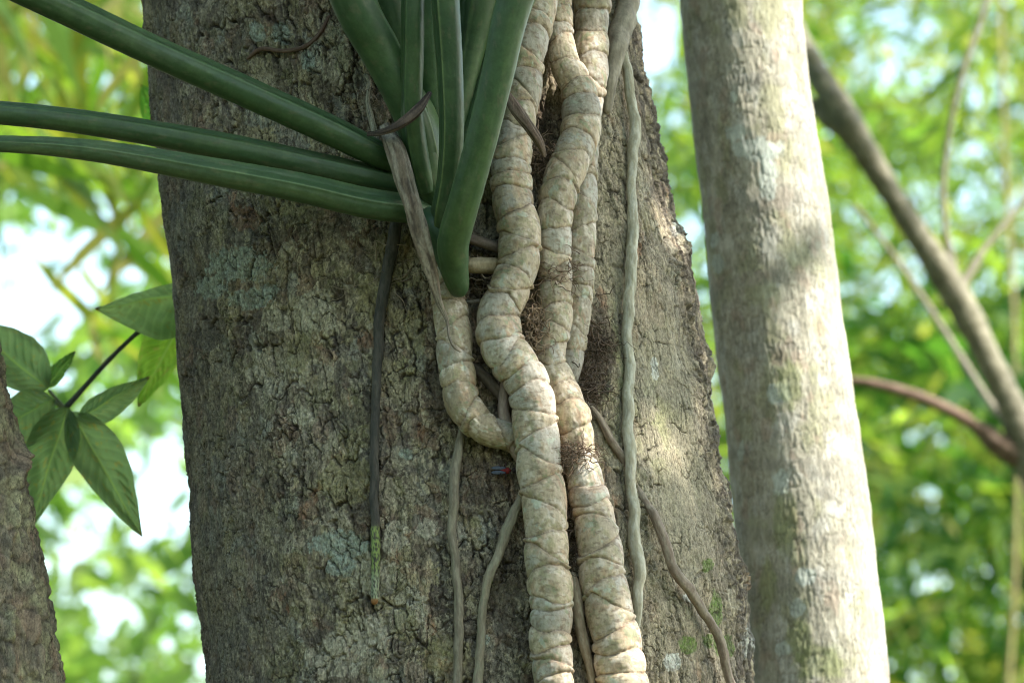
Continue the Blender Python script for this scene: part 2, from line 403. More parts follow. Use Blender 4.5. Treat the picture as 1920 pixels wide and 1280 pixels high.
link("trunk", trunk_mesh("trunk", fb, YB, Z, T, cx, r, h * 1.35, np.clip(col * 1.45, .02, .6), M_bark), tree3)

# ------------------------------------------------------------------ swept tubes
def surfY(px, py, lift):
    """depth at which the ray through (px,py) meets the big trunk grown by lift"""
    px = np.asarray(px, float); py = np.asarray(py, float); lift = np.asarray(lift, float) + 0 * px
    Y = np.full(px.shape, -.3)
    for _ in range(10):
        p = at(px, py, Y); c, q = fm(p[..., 2]); rr = q + lift
        Y = -np.sqrt(np.maximum(rr ** 2 - (p[..., 0] - c) ** 2, (.30 * rr) ** 2))
    return Y
def crom(P, n):
    P = np.asarray(P, float); Q = np.concatenate([[2 * P[0] - P[1]], P, [2 * P[-1] - P[-2]]])
    t = np.linspace(0, len(P) - 1 - 1e-9, n); i = t.astype(int); f = (t - i)[:, None]
    a, b, c, d = Q[i], Q[i + 1], Q[i + 2], Q[i + 3]
    return .5 * ((2 * b) + (c - a) * f + (2 * a - 5 * b + 4 * c - d) * f ** 2 + (3 * b - a - 3 * c + d) * f ** 3)
def path3(ctrl, mode, step=.0015):
    """ctrl rows (px, py, width_px, lift_m or Y). returns points, radius (m), arc length"""
    D = crom(ctrl, 400)
    px, py, wd, q = D.T
    Y = surfY(px, py, q) if mode == 'surf' else q
    P = at(px, py, Y); R = wd / 2 * px2m(P)
    if mode == 'surf':
        P = at(px, py, surfY(px, py, q + R * .8)); R = wd / 2 * px2m(P)
    s = np.concatenate([[0], np.cumsum(np.linalg.norm(np.diff(P, axis=0), axis=1))])
    n = max(8, int(s[-1] / step)); sn = np.linspace(0, s[-1], n)
    P = np.stack([np.interp(sn, s, P[:, k]) for k in range(3)], -1); R = np.interp(sn, s, R)
    k = max(3, n // 60) | 1
    for a in range(3): P[:, a] = np.convolve(np.pad(P[:, a], k // 2, 'reflect', reflect_type='odd'), np.ones(k) / k, 'valid')
    return P, R, sn
def frame(P):
    Tn = np.gradient(P, axis=0); Tn /= np.linalg.norm(Tn, axis=1)[:, None]
    B = np.cross(Tn, np.array([0, -1., 0])); B /= np.linalg.norm(B, axis=1)[:, None] + 1e-9
    N = np.cross(B, Tn)
    return Tn, B, N
def tube_grid(P, R, nphi):
    Tn, B, N = frame(P)
    ph = np.linspace(0, 2 * np.pi, nphi, endpoint=False)
    s = np.arange(len(P))
    return Tn, B, N, np.meshgrid(s, ph, indexing='ij')[1]
def tube_mesh(name, P, B, N, PHI, RR, col, m):
    RR = RR.copy(); RR[0] = RR[-1] = 1e-5; RR[1] *= .75; RR[-2] *= .75
    V = P[:, None] + RR[..., None] * (np.cos(PHI)[..., None] * B[:, None] + np.sin(PHI)[..., None] * N[:, None])
    nu, nv = PHI.shape
    return mesh_from(name, V.reshape(-1, 3), [grid_faces(nu, nv, True)], m, cols={"col": col})

def ringed_stem(name, ctrl, seed, gap=(.016, .031), tint=(0, 0, 0), bulge=.12, mode='surf'):
    """climbing stem: stacked swollen internodes divided by slanting leaf scars"""
    rs = np.random.RandomState(seed)
    P, R, s = path3(ctrl, mode, .0011)
    Tn, B, N, PHI = tube_grid(P, R, 104)
    Sg = np.repeat(s[:, None], PHI.shape[1], 1); Rg = R[:, None] + 0 * PHI
    ks = [-.03]
    while ks[-1] < s[-1] + .03: ks.append(ks[-1] + rs.uniform(*gap))
    rings = []
    for k, s0 in enumerate(ks):
        am = rs.uniform(.12, .85) * (1 if rs.rand() < .75 else .2); p0 = (0 if k % 2 else math.pi) + rs.normal(0, .55)
        am2 = rs.uniform(-.12, .12)
        r0 = s0 + np.interp(s0, s, R) * (am * np.cos(PHI - p0) * .9 + am2 * np.cos(2 * PHI + k) + .05 * np.sin(3 * PHI + k))
        r0 = r0 + .0012 * gn(PHI * 2.2, PHI * 0 + k * 3.3, seed)
        rings.append(r0)
    for k in range(1, len(rings)): rings[k] = np.maximum(rings[k], rings[k - 1] + .0045)
    lo = np.full(PHI.shape, -1.); hi = np.full(PHI.shape, 9.); seg = np.zeros(PHI.shape)
    for k, r0 in enumerate(rings):
        m = r0 <= Sg
        lo = np.where(m, r0, lo); seg = np.where(m, k, seg); hi = np.where(~m & (hi > 8), r0, hi)
    tt = np.clip((Sg - lo) / (hi - lo), 0, 1); dl = Sg - lo; dh = hi - Sg
    d = np.minimum(dl, dh)
    prof = np.sin(np.pi * np.clip(tt, 0, 1) ** .8) ** .8
    hs = hsh(seg, seg * 0, seed); hs2 = hsh(seg, seg * 0 + 3, seed)
    brk = sstep(-.45, .15, gn(PHI * 1.6 + seg * 3, Sg / .02, seed + 4))
    groove = np.exp(-(d / .0009) ** 2) * brk
    x = PHI * .02; gx = gn(np.cos(PHI) * 1.3 + 5, Sg / .05, seed + 9)
    RR = Rg * (1 + bulge * (prof - .5) + .08 * (hs - .5) + .05 * gx) - .0010 * groove + .0007 * np.exp(-((dh - .003) / .003) ** 2) * brk
    RR += .00045 * fbm(PHI * 6, Sg / .010, seed + 11, 3)
    wr = fbm(PHI * 2.2 + hs * 9, (Sg + .3 * R[:, None] * np.cos(PHI + hs * 6)) / .0035, seed + 12, 3)
    RR += .00022 * wr
    col = np.zeros(PHI.shape + (3,)) + np.array([.46, .395, .28]) + np.array(tint)
    a = fbm(np.cos(PHI) * 1.6 + 4, Sg / .018 + np.sin(PHI), seed + 20, 5, .62)
    b = fbm(np.cos(PHI) * 2.2 - 4, Sg / .012 + 2 * np.sin(PHI), seed + 21, 5, .62)
    c = fbm(np.cos(PHI) * 1.2 + 9, Sg / .03 + np.sin(PHI), seed + 22, 4, .6)
    col = mixc(col, (.58, .535, .44), sstep(0, .35, a) * .8)
    col = mixc(col, (.29, .285, .15), sstep(.0, .38, b + .25 * (hs - .5)) * .6)
    col = mixc(col, (.36, .37, .33), sstep(.62, .8, hs2 + .25 * a) * .55)
    col = mixc(col, (.37, .25, .15), sstep(.15, .45, c) * .6)
    col = mixc(col, (.21, .29, .17), sstep(.34, .48, b * .6 + c * .7) * .6)
    col = mixc(col, (.40, .26, .16), np.exp(-(d / .0026) ** 2) * brk * .2)
    bw = .0022 + .006 * hs2 * sstep(-.3, .4, gn(PHI * 1.3 + seg, Sg / .03, seed + 31))
    rag = fbm(PHI * 5, Sg / .0035, seed + 30, 4, .65)
    col = mixc(col, (.27, .205, .14), (1 - sstep(.6, 1.1, dl / bw + .8 * rag)) * sstep(.45, .6, hs) * .5)
    col = mixc(col, (.105, .075, .05), np.exp(-(d / (.00065 + .0004 * rag)) ** 2) * sstep(-.5, .3, brk - .35 + rag) * .7)
    col = mixc(col, (.20, .15, .10), sstep(.30, .45, fbm(PHI * 3, Sg / .004, seed + 25, 3)) * .6)
    col = mixc(col, (.17, .13, .09), sstep(.30, .5, fbm(PHI * 1.2, Sg / .012, seed + 26, 5, .7)) * .45)
    col = mixc(col, (.24, .18, .12), np.exp(-(np.abs(wr) / .05) ** 2) * sstep(0, .4, b) * .35)
    col = mixc(col, (.42, .47, .37), sstep(.50, .56, fbm(PHI * 1.3 + 2, Sg / .018, seed + 33, 4)) * .7)
    col = col * (.84 + .30 * hsh(seg, seg * 0 + 9, seed)[..., None]) * (1 + .05 * wr[..., None])
    return tube_mesh(name, P, B, N, PHI, RR, np.clip(col * np.array([1.10, 1.03, 1.02]), .02, .8), M_stem), P

def root_mesh(name, ctrl, seed, c0, c1, mode='surf', amp=.06, tip=None, m=None, nphi=28, knob=.0):
    P, R, s = path3(ctrl, mode, .002)
    Tn, B, N, PHI = tube_grid(P, R, nphi)
    if mode == 'surf' and len(s) > 120:
        P = P + B * (R * .35 * gn(s / .035, s * 0, seed + 40) + R * .12 * gn(s / .012, s * 0, seed + 41))[:, None] + N * (R * .3 * gn(s / .03, s * 0, seed + 42))[:, None]
    Sg = s[:, None] + 0 * PHI
    n = fbm(np.cos(PHI) * 1.5, Sg / .03 + np.sin(PHI), seed, 4)
    RR = R[:, None] * (1 + amp * n * 1.5 + amp * gn(Sg / .04, Sg * 0, seed + 2) * 2) + .0003 * fbm(PHI * 3, Sg / .006, seed + 5, 3)
    if knob: RR = RR * (1 + knob * np.clip(gn(Sg / .05 + 3, Sg * 0, seed + 8), 0, 1))
    col = np.zeros(PHI.shape + (3,)) + np.array(c0)
    col = mixc(col, c1, sstep(-.2, .3, fbm(np.cos(PHI) * 1.5 + 3, Sg / .02 + np.sin(PHI), seed + 3, 5, .6)))
    col = col * (1 + .2 * fbm(PHI * 2, Sg / .03, seed + 4, 3)[..., None])
    if tip: col = tip(col, s[:, None] / s[-1] + 0 * PHI, PHI, Sg)
    return tube_mesh(name, P, B, N, PHI, RR, np.clip(col, .01, .8), m or M_root)

def bunch(name, strands, m, c, seed, parent=None, **kw):
    """thin curly rootlets joined in one mesh; strand = (list of 3-D points, radius)"""
    Vs, Fs, Cs, off = [], [], [], 0
    rs = np.random.RandomState(seed)
    for pts, rad in strands:
        P = crom(pts, max(8, 6 * len(pts))); Tn, B, N = frame(P)
        ph = np.linspace(0, 2 * np.pi, 6, endpoint=False)
        rr = rad * np.linspace(1, .45, len(P)); rr[0] = rr[-1] = 1e-5
        V = P[:, None] + rr[:, None, None] * (np.cos(ph)[None, :, None] * B[:, None] + np.sin(ph)[None, :, None] * N[:, None])
        Vs.append(V.reshape(-1, 3)); Fs.append(grid_faces(len(P), 6, True) + off); off += len(P) * 6
        Cs.append(np.tile(np.array(c) * rs.uniform(.6, 1.5), (len(P) * 6, 1)))
    return link(name, mesh_from(name, np.concatenate(Vs), [np.concatenate(Fs)], m, cols={"col": np.concatenate(Cs)}), parent, **kw)
def curly(seed, n, cx_, cy_, rx, ry, lift, length, rad=(.0003, .0008)):
    rs = np.random.RandomState(seed); out = []
    for _ in range(n):
        x, y = cx_ + rs.normal(0, rx * .6), cy_ + rs.normal(0, ry * .6); a = rs.uniform(0, 6.3); pts = []
        lf_ = lift * rs.uniform(.05, 1) ** 1.3
        for k in range(rs.randint(4, 8)):
            pts.append(at(np.array(x), np.array(y), surfY(x, y, max(lf_, .001))))
            a += rs.normal(0, .8); x += math.cos(a) * length; y += math.sin(a) * length * .9; lf_ += rs.normal(0, .004)
        out.append((np.array(pts), rs.uniform(*rad)))
    return out

# climbing stems -------------------------------------------------------------
def stem_thing(label, ctrl, seed, **k):
    me, P = ringed_stem("stem", ctrl, seed, **k)
    o = empty("climbing_stem", P[-1], label, "vine", "ringed stems climbing the thick trunk")
    link("stem", me, o); return o
A = [(1010, -260, 72, .012), (1008, -60, 74, .012), (1000, 40, 76, .014), (985, 110, 72, .016), (976, 190, 70, .018), (960, 280, 72, .018), (960, 370, 74, .018), (975, 450, 76, .018), (966, 520, 74, .018), (934, 590, 80, .02), (945, 655, 84, .022), (985, 710, 84, .024), (1003, 790, 84, .022), (1012, 880, 84, .02), (1022, 960, 82, .018), (1025, 1050, 78, .016), (1035, 1130, 80, .014), (1032, 1210, 74, .012), (1040, 1290, 74, .012), (1045, 1500, 76, .012)]
stemA = stem_thing("foremost pale ringed stem, unbroken from top edge to bottom edge", A, 11)
B_ = [(1050, -260, 46, .01), (1048, -40, 46, .01), (1048, 40, 48, .01), (1056, 110, 56, .012), (1085, 170, 66, .016), (1088, 250, 72, .018), (1062, 320, 72, .018), (1042, 385, 66, .016), (1040, 460, 62, .012), (1040, 540, 62, .006), (1042, 610, 58, .006), (1030, 670, 56, .006), (1052, 730, 66, .008), (1075, 790, 68, .012), (1085, 850, 60, .008), (1100, 910, 68, .012), (1120, 1000, 80, .012), (1130, 1080, 84, .012), (1148, 1170, 88, .012), (1165, 1260, 94, .012), (1180, 1500, 98, .012)]
stemB = stem_thing("pale ringed stem just right of the foremost one, with a shaggy brown collar halfway", B_, 23, gap=(.018, .030))
C_ = [(1118, -260, 60, .0), (1112, -20, 66, .0), (1108, 70, 62, .0), (1108, 150, 62, .002), (1100, 230, 50, -.004), (1094, 330, 52, -.004), (1092, 400, 54, -.002), (1088, 480, 54, -.004), (1084, 560, 52, -.004), (1076, 640, 50, -.006), (1062, 710, 46, -.01), (1050, 790, 40, -.012)]
stemC = stem_thing("greyer ringed stem at the back right, ending behind its neighbour at mid-height", C_, 37, gap=(.020, .032), tint=(-.10, -.07, -.04))

# leafy climber: stem and stalks -------------------------------------------------
crown = empty("leafy_climber", at(945, 812, -.32), "climber with a fan of thick dark green leaf stalks on a short ringed stem", "climbing plant")
D_ = [(800, 300, 56, .004), (806, 400, 60, .006), (828, 490, 62, .008), (842, 560, 64, .010), (852, 640, 66, .012), (858, 705, 66, .012), (870, 760, 66, .012), (905, 800, 60, .010), (950, 818, 52, .006), (1000, 828, 46, .002)]
me, _ = ringed_stem("stem", D_, 51, gap=(.020, .032), tint=(-.10, -.09, -.07)); link("stem", me, crown)

def stalk(ctrl, roll, seed, col=(.040, .082, .032), flat=1.0, parent=crown, wing=.085, groove=.20, edge=(.10, .17, .06)):
    P, R, s = path3(ctrl, 'Y', .003)
    Tn, B, N, PHI = tube_grid(P, R, 72)
    d = (PHI - roll + np.pi) % (2 * np.pi) - np.pi
    wl = np.exp(-((np.abs(d) - .62) / .10) ** 2)
    rr = 1 - groove * np.exp(-(d / .42) ** 2) + wing * wl
    Sg = s[:, None] + 0 * PHI
    rr = rr * (1 + .025 * gn(Sg / .08, Sg * 0, seed) + .008 * gn(PHI * 3, Sg / .2, seed + 2))
    RR = R[:, None] * rr * .97
    c = np.zeros(PHI.shape + (3,)) + np.array(col)
    c = mixc(c, tuple(np.array(col) * np.array([1.9, 1.55, 1.4])), sstep(-.1, .5, fbm(PHI * .8, Sg / .08, seed + 4, 4)) * .5)
    c = mixc(c, edge, np.exp(-((np.abs(d) - .62) / .05) ** 2) * .8)
    c = mixc(c, (.12, .15, .08), sstep(.56, .66, fbm(PHI * 4, Sg / .006, seed + 6, 3)) * .25)
    c = mixc(c, (.13, .12, .07), sstep(.36, .46, fbm(PHI * 1.5, Sg / .02, seed + 7, 5, .65)) * .35)
    c = mixc(c, (.15, .18, .12), sstep(.25, .5, fbm(PHI * 1.2 + 3, Sg / .12, seed + 8, 4)) * .18)
    RR = RR + .0003 * fbm(PHI * 2, Sg / .012, seed + 9, 4) + .0002 * fbm(PHI * 3, Sg / .15, seed + 10, 3)
    V = P[:, None] + RR[..., None] * (np.cos(PHI)[..., None] * B[:, None] + flat * np.sin(PHI)[..., None] * N[:, None])
    V[0] = P[0]; V[-1] = P[-1]
    link("leaf_stalk", mesh_from("leaf_stalk", V.reshape(-1, 3), [grid_faces(*PHI.shape, True)], M_stalk, cols={"col": c}), parent)
H = math.pi / 2
# reaching left   (px, py, width, Y)
stalk([(-330, -215, 60, -.56), (-150, -110, 60, -.53), (90, 2, 62, -.49), (280, 92, 60, -.455), (460, 172, 60, -.43), (620, 245, 58, -.405), (710, 290, 52, -.385), (775, 322, 40, -.36)], math.pi * .82, 1)
stalk([(-330, 190, 44, -.47), (0, 212, 45, -.45), (200, 236, 48, -.43), (420, 275, 52, -.405), (600, 312, 50, -.385), (730, 340, 46, -.37), (790, 350, 40, -.36)], math.pi * .80, 2)
stalk([(-330, 262, 30, -.54), (0, 270, 32, -.50), (180, 284, 42, -.475), (400, 322, 52, -.45), (560, 352, 56, -.425), (680, 380, 58, -.40), (760, 392, 54, -.385), (815, 400, 40, -.36)], math.pi * .70, 3, col=(.050, .092, .040))
# rising, back row first
stalk([(700, -330, 110, -.40), (716, -60, 96, -.385), (752, 90, 80, -.37), (792, 260, 64, -.355), (805, 340, 44, -.34)], -H, 4)
stalk([(795, -330, 100, -.40), (800, -40, 78, -.385), (808, 130, 70, -.375), (812, 260, 66, -.36), (812, 350, 40, -.345)], -H, 5, col=(.045, .10, .036))
stalk([(950, -330, 96, -.42), (905, -40, 78, -.40), (880, 100, 60, -.385), (850, 240, 52, -.37), (830, 340, 40, -.35)], math.pi * .20, 6)
stalk([(1040, -330, 90, -.40), (985, -60, 70, -.385), (930, 100, 62, -.375), (880, 260, 54, -.365), (845, 370, 44, -.35)], math.pi * .8, 7)
# front row
stalk([(560, -330, 96, -.50), (655, -25, 92, -.46), (712, 90, 84, -.435), (752, 170, 76, -.42), (785, 250, 70, -.40), (805, 335, 60, -.375), (815, 390, 40, -.35)], math.pi * .95, 8)
stalk([(778, -330, 52, -.50), (774, -20, 46, -.475), (773, 100, 45, -.455), (772, 200, 44, -.435), (782, 290, 44, -.41), (800, 360, 40, -.38)], 0.12 * math.pi, 9)
stalk([(815, -330, 62, -.52), (834, -20, 55, -.49), (843, 120, 51, -.47), (847, 240, 48, -.45), (842, 330, 46, -.425), (832, 400, 50, -.40), (828, 450, 46, -.37)], 0.12 * math.pi, 10, edge=(.30, .36, .14))
stalk([(1080, -330, 84, -.56), (968, -10, 72, -.525), (932, 140, 66, -.505), (900, 270, 62, -.48), (872, 370, 64, -.45), (850, 450, 64, -.415), (850, 490, 60, -.392), (853, 515, 54, -.380), (858, 532, 47, -.371), (861, 543, 36, -.363), (863, 550, 20, -.356)], -.02 * math.pi, 11, col=(.044, .088, .034))
# sheathing base lump
stalk([(770, 170, 60, -.375), (785, 250, 92, -.385), (800, 330, 84, -.375), (812, 375, 60, -.36), (818, 410, 30, -.35)], -H, 12, col=(.044, .088, .034), groove=0, wing=0)
stalk([(800, 400, 40, -.375), (815, 425, 58, -.385), (838, 460, 62, -.375), (850, 510, 48, -.36), (856, 550, 24, -.345)], -H, 13, col=(.038, .084, .042), groove=0, wing=0)

# dead papery sheaths ---------------------------------------------------------
def sheath(name, ctrl, seed, label, c0=(.20, .15, .11), c1=(.33, .28, .22), mode='Y', flat=.35):
    P, R, s = path3(ctrl, mode, .002); Tn, B, N, PHI = tube_grid(P, R, 26)
    Sg = s[:, None] + 0 * PHI
    RR = R[:, None] * (1 + .25 * fbm(PHI * 1.3, Sg / .06, seed, 3) + .16 * np.cos(3 * PHI + Sg * 30))
    col = mixc(np.zeros(PHI.shape + (3,)) + np.array(c0), c1, sstep(-.25, .3, fbm(PHI * 1.5, Sg / .05, seed + 2, 4)))
    col = mixc(col, (.05, .035, .03), sstep(.1, .4, fbm(PHI * 3, Sg / .04, seed + 3, 4)) * .7)
    V = P[:, None] + RR[..., None] * (np.cos(PHI)[..., None] * B[:, None] + flat * np.sin(PHI)[..., None] * N[:, None])
    V[0] = P[0]; V[-1] = P[-1]
    link(name, mesh_from(name, V.reshape(-1, 3), [grid_faces(*PHI.shape, True)], M_dead, cols={"col": col}), None, label, "dead sheath", "dead leaf sheaths hanging on the climbers")
sheath("dead_sheath", [(722, 232, 22, -.40), (742, 280, 34, -.425), (765, 360, 34, -.425), (788, 440, 30, -.415), (808, 505, 24, -.40), (822, 560, 14, -.385), (838, 600, 7, -.375), (842, 630, 5, -.375), (852, 650, 6, -.372), (866, 660, 3, -.368)], 3, "long grey-brown dry sheath hanging across the left green stalks, ending in a dark curl")
sheath("dead_sheath", [(688, 252, 8, -.41), (720, 246, 14, -.445), (752, 232, 18, -.46), (785, 205, 18, -.46), (808, 172, 8, -.45)], 5, "short dark shrivelled sheath lying across the foot of the green stalks", (.05, .035, .03), (.13, .09, .07))
sheath("dead_sheath", [(694, 150, 5, -.31), (690, 190, 9, -.325), (697, 225, 11, -.34), (708, 275, 9, -.36)], 7, "thin straw-coloured dry strip left of the green stalks", (.34, .29, .20), (.45, .40, .30))
sheath("dead_sheath", [(945, 165, 8, -.40), (962, 195, 20, -.405), (990, 235, 19, -.40), (1010, 265, 16, -.385), (1022, 295, 6, -.36)], 9, "brown strap-like sheath lying over the upper part of the foremost stem", (.15, .105, .08), (.20, .15, .12))
sheath("dead_sheath", [(800, 395, 20, -.35), (806, 430, 38, -.362), (808, 470, 34, -.36), (812, 505, 12, -.35)], 13, "tan papery sheath beneath the lowest green stalk", (.22, .17, .12), (.30, .25, .17))

# aerial roots ----------------------------------------------------------------
def aroot(label, ctrl, seed, c0, c1, **k):
    me = root_mesh("aerial_root", ctrl, seed, c0, c1, **k)
    return link("aerial_root", me, None, label, "aerial root", "aerial roots running down the thick trunk")
def greentip(col, f, PHI, Sg):
    g = sstep(.800, .812, f); spk = sstep(-.25, .15, fbm(PHI * 2.5, Sg / .004, 77, 3))
    col = mixc(col, (.26, .33, .10), g * spk)
    col = mixc(col, (.34, .37, .25), sstep(.90, .94, f) * spk)
    return mixc(col, (.28, .13, .05), sstep(.982, .988, f))
aroot("dark grey aerial root with a speckled yellow-green tip, leftmost on the trunk", [(745, 395, 22, .012), (738, 450, 24, .006), (722, 530, 22, .004), (710, 620, 20, .003), (706, 720, 18, .002), (702, 830, 17, .002), (702, 920, 17, .002), (704, 1000, 17, .002), (704, 1070, 16, .002), (702, 1134, 14, .002)], 61, (.085, .075, .062), (.055, .052, .045), tip=greentip, amp=.03)
aroot("straight dull tan aerial root hanging from the elbow of the short ringed stem", [(866, 800, 12, .004), (858, 850, 18, .006), (850, 930, 19, .007), (849, 1000, 17, .006), (857, 1090, 17, .006), (860, 1160, 18, .006), (858, 1280, 17, .006), (858, 1480, 17, .006)], 62, (.20, .165, .12), (.27, .235, .17), amp=.04)
aroot("tan aerial root slanting down left from the foremost stem", [(985, 915, 18, .010), (968, 950, 20, .012), (945, 1010, 19, .010), (920, 1070, 18, .008), (906, 1130, 16, .006), (902, 1200, 17, .005), (896, 1290, 18, .005), (890, 1480, 18, .005)], 63, (.25, .205, .145), (.30, .27, .19), amp=.06)
aroot("long smooth pale grey-green aerial root, rightmost on the trunk", [(1162, 60, 14, .004), (1172, 120, 18, .006), (1186, 200, 19, .006), (1190, 262, 22, .006), (1183, 340, 18, .005), (1187, 430, 21, .005), (1182, 520, 23, .004), (1177, 620, 20, .004), (1180, 720, 21, .004), (1177, 800, 23, .004), (1184, 900, 21, .005), (1189, 990, 23, .005), (1197, 1060, 24, .004), (1196, 1120, 20, .006), (1194, 1180, 13, .002)], 64, (.36, .33, .235), (.47, .45, .36), amp=.045)
aroot("brown crooked aerial root wandering down to the lower right of the trunk", [(1088, 742, 8, .004), (1120, 778, 12, .006), (1148, 828, 16, .002), (1180, 885, 16, -.006), (1212, 945, 14, .002), (1226, 966, 18, .010), (1244, 1008, 20, .012), (1266, 1068, 20, .014), (1300, 1118, 19, .012), (1336, 1172, 18, .012), (1356, 1222, 18, .012), (1372, 1290, 18, .012), (1392, 1420, 18, .012)], 65, (.22, .165, .125), (.30, .25, .19), amp=.07)
aroot("light brown root squeezed between the two lowest ringed stems", [(1072, 1070, 8, .012), (1080, 1100, 18, .016), (1085, 1150, 21, .014), (1093, 1200, 20, .012), (1106, 1250, 16, .010), (1112, 1300, 14, .008), (1116, 1400, 12, .008)], 66, (.34, .25, .17), (.44, .36, .25), amp=.06)
aroot("pinkish-brown root curling down along the left of the foremost stem", [(948, 715, 20, .010), (944, 770, 22, .016), (955, 820, 21, .018), (972, 860, 17, .012), (996, 900, 12, .006)], 67, (.27, .195, .15), (.34, .26, .20), amp=.08)
aroot("dim brown root slanting behind the pinkish-brown one", [(885, 685, 20, .004), (910, 708, 22, .006), (940, 742, 22, .006), (965, 780, 18, .004)], 68, (.13, .10, .075), (.17, .13, .10), amp=.06)
aroot("woody grey root at the top edge, right of the ringed stems", [(1188, -260, 46, .004), (1180, -20, 44, .008), (1168, 50, 42, .010), (1152, 110, 34, .010), (1144, 160, 26, .008), (1138, 215, 14, .002)], 69, (.25, .215, .16), (.33, .29, .22), amp=.06)
aroot("pale cut root stub poking out left of the foremost stem", [(876, 498, 20, .014), (886, 498, 30, .016), (915, 498, 31, .016), (960, 500, 30, .010)], 70, (.33, .25, .15), (.40, .32, .21), amp=.03, mode='surf')
aroot("thin reddish-brown rootlet meandering over the bark above the highest green stalk", [(618, 28, 5, 0), (600, 62, 8, .0005), (572, 88, 9, .0005), (530, 96, 8, .0005), (490, 92, 8, .0005), (462, 112, 5, 0)], 75, (.12, .07, .05), (.17, .11, .08), amp=.1)
aroot("thin grey twiglike stub below the cut root stub", [(872, 566, 4, .012), (884, 566, 8, .014), (905, 563, 9, .014), (930, 560, 8, .010)], 71, (.24, .20, .16), (.3, .26, .2), amp=.08)
aroot("brown root behind the lowest green stalk, above the cut root stub", [(870, 445, 16, .010), (895, 452, 22, .014), (925, 462, 22, .014), (955, 475, 18, .008)], 72, (.15, .11, .085), (.2, .15, .12), amp=.06)

# shaggy rootlets caught between the stems (one mass each, uncountable)
def fibres(label, strands, c, seed):
    bunch("root_fibres", strands, M_dead, c, seed, None, label=label, cat="rootlets", group="tangles of fine rootlets", kind="stuff")
fibres("tangle of brown rootlets in the gap right of the foremost stem's upper bend", curly(81, 150, 1018, 300, 22, 30, .035, 9), (.14, .095, .06), 81)
fibres("curly tan rootlets between the foremost stem's bend and its neighbour", curly(82, 190, 1006, 610, 18, 40, .045, 9), (.26, .185, .12), 82)
fibres("shaggy brown rootlets wrapped round the collar of the second stem", curly(83, 220, 1080, 852, 26, 14, .06, 9, (.0003, .0008)) + curly(84, 130, 1052, 510, 26, 16, .05, 9), (.15, .10, .065), 83)
fibres("dark crumbly rootlets on the bark right of the grey stem", curly(85, 150, 1122, 655, 20, 60, .016, 9, (.0003, .0009)) + curly(86, 120, 1105, 730, 14, 30, .02, 9), (.10, .068, .045), 85)
fibres("sparse dark rootlets in the gap between the two lowest stems", curly(87, 130, 1070, 1000, 8, 70, .03, 9), (.12, .085, .06), 87)
fibres("wispy dry threads at the foot of the green stalks", curly(88, 26, 706, 205, 12, 30, .03, 9, (.0004, .0008)) + curly(89, 16, 745, 520, 60, 40, .008, 22, (.0004, .0009)) + curly(90, 16, 905, 520, 18, 50, .03, 12, (.0003, .0007)) + curly(91, 40, 850, 548, 22, 10, .052, 8, (.0003, .0007)) + curly(92, 40, 800, 395, 26, 16, .05, 9, (.0003, .0007)), (.22, .17, .12), 88)

# small red bug on the bark
def ell(c, r, n=16):
    th = np.linspace(0, np.pi, n); ph = np.linspace(0, 2 * np.pi, n, endpoint=False)
    A_, B2 = np.meshgrid(th, ph, indexing='ij')
    V = np.stack([r[0] * np.cos(A_), r[1] * np.sin(A_) * np.cos(B2), r[2] * np.sin(A_) * np.sin(B2)], -1) + c
    return V.reshape(-1, 3), grid_faces(n, n, True)
def bugpart(name, c, r, colr, parent):
    V, F = ell(np.zeros(3), r); V = V + c
    return link(name, mesh_from(name, V, [F], M_root, cols={"col": np.tile(np.array(colr), (len(V), 1))}), parent)
bp = at(948, 882, surfY(948, 882, .010))
bug = empty("bug", bp, "tiny red bug with dark back and bluish wing tips on the bark", "insect")
bugpart("body", bp, (.0065, .004, .0038), (.22, .02, .02), bug)
bugpart("head", bp + np.array([.0095, -.001, .0005]), (.003, .003, .003), (.03, .02, .02), bug)
for sgn in (-1, 1): bugpart("wing", bp + np.array([-.008, -.003, .0025 * sgn]), (.008, .001, .0022), (.09, .10, .13), bug)
legs = []
for sx in (-.004, 0, .004):
    for sg in (-1, 1):
        legs.append((np.array([bp + [sx, -.002, 0], bp + [sx * 1.6, -.004, .006 * sg], bp + [sx * 2.2, .002, .010 * sg]]), .0006))
bunch("legs", legs, M_dead, (.05, .03, .03), 5, bug)

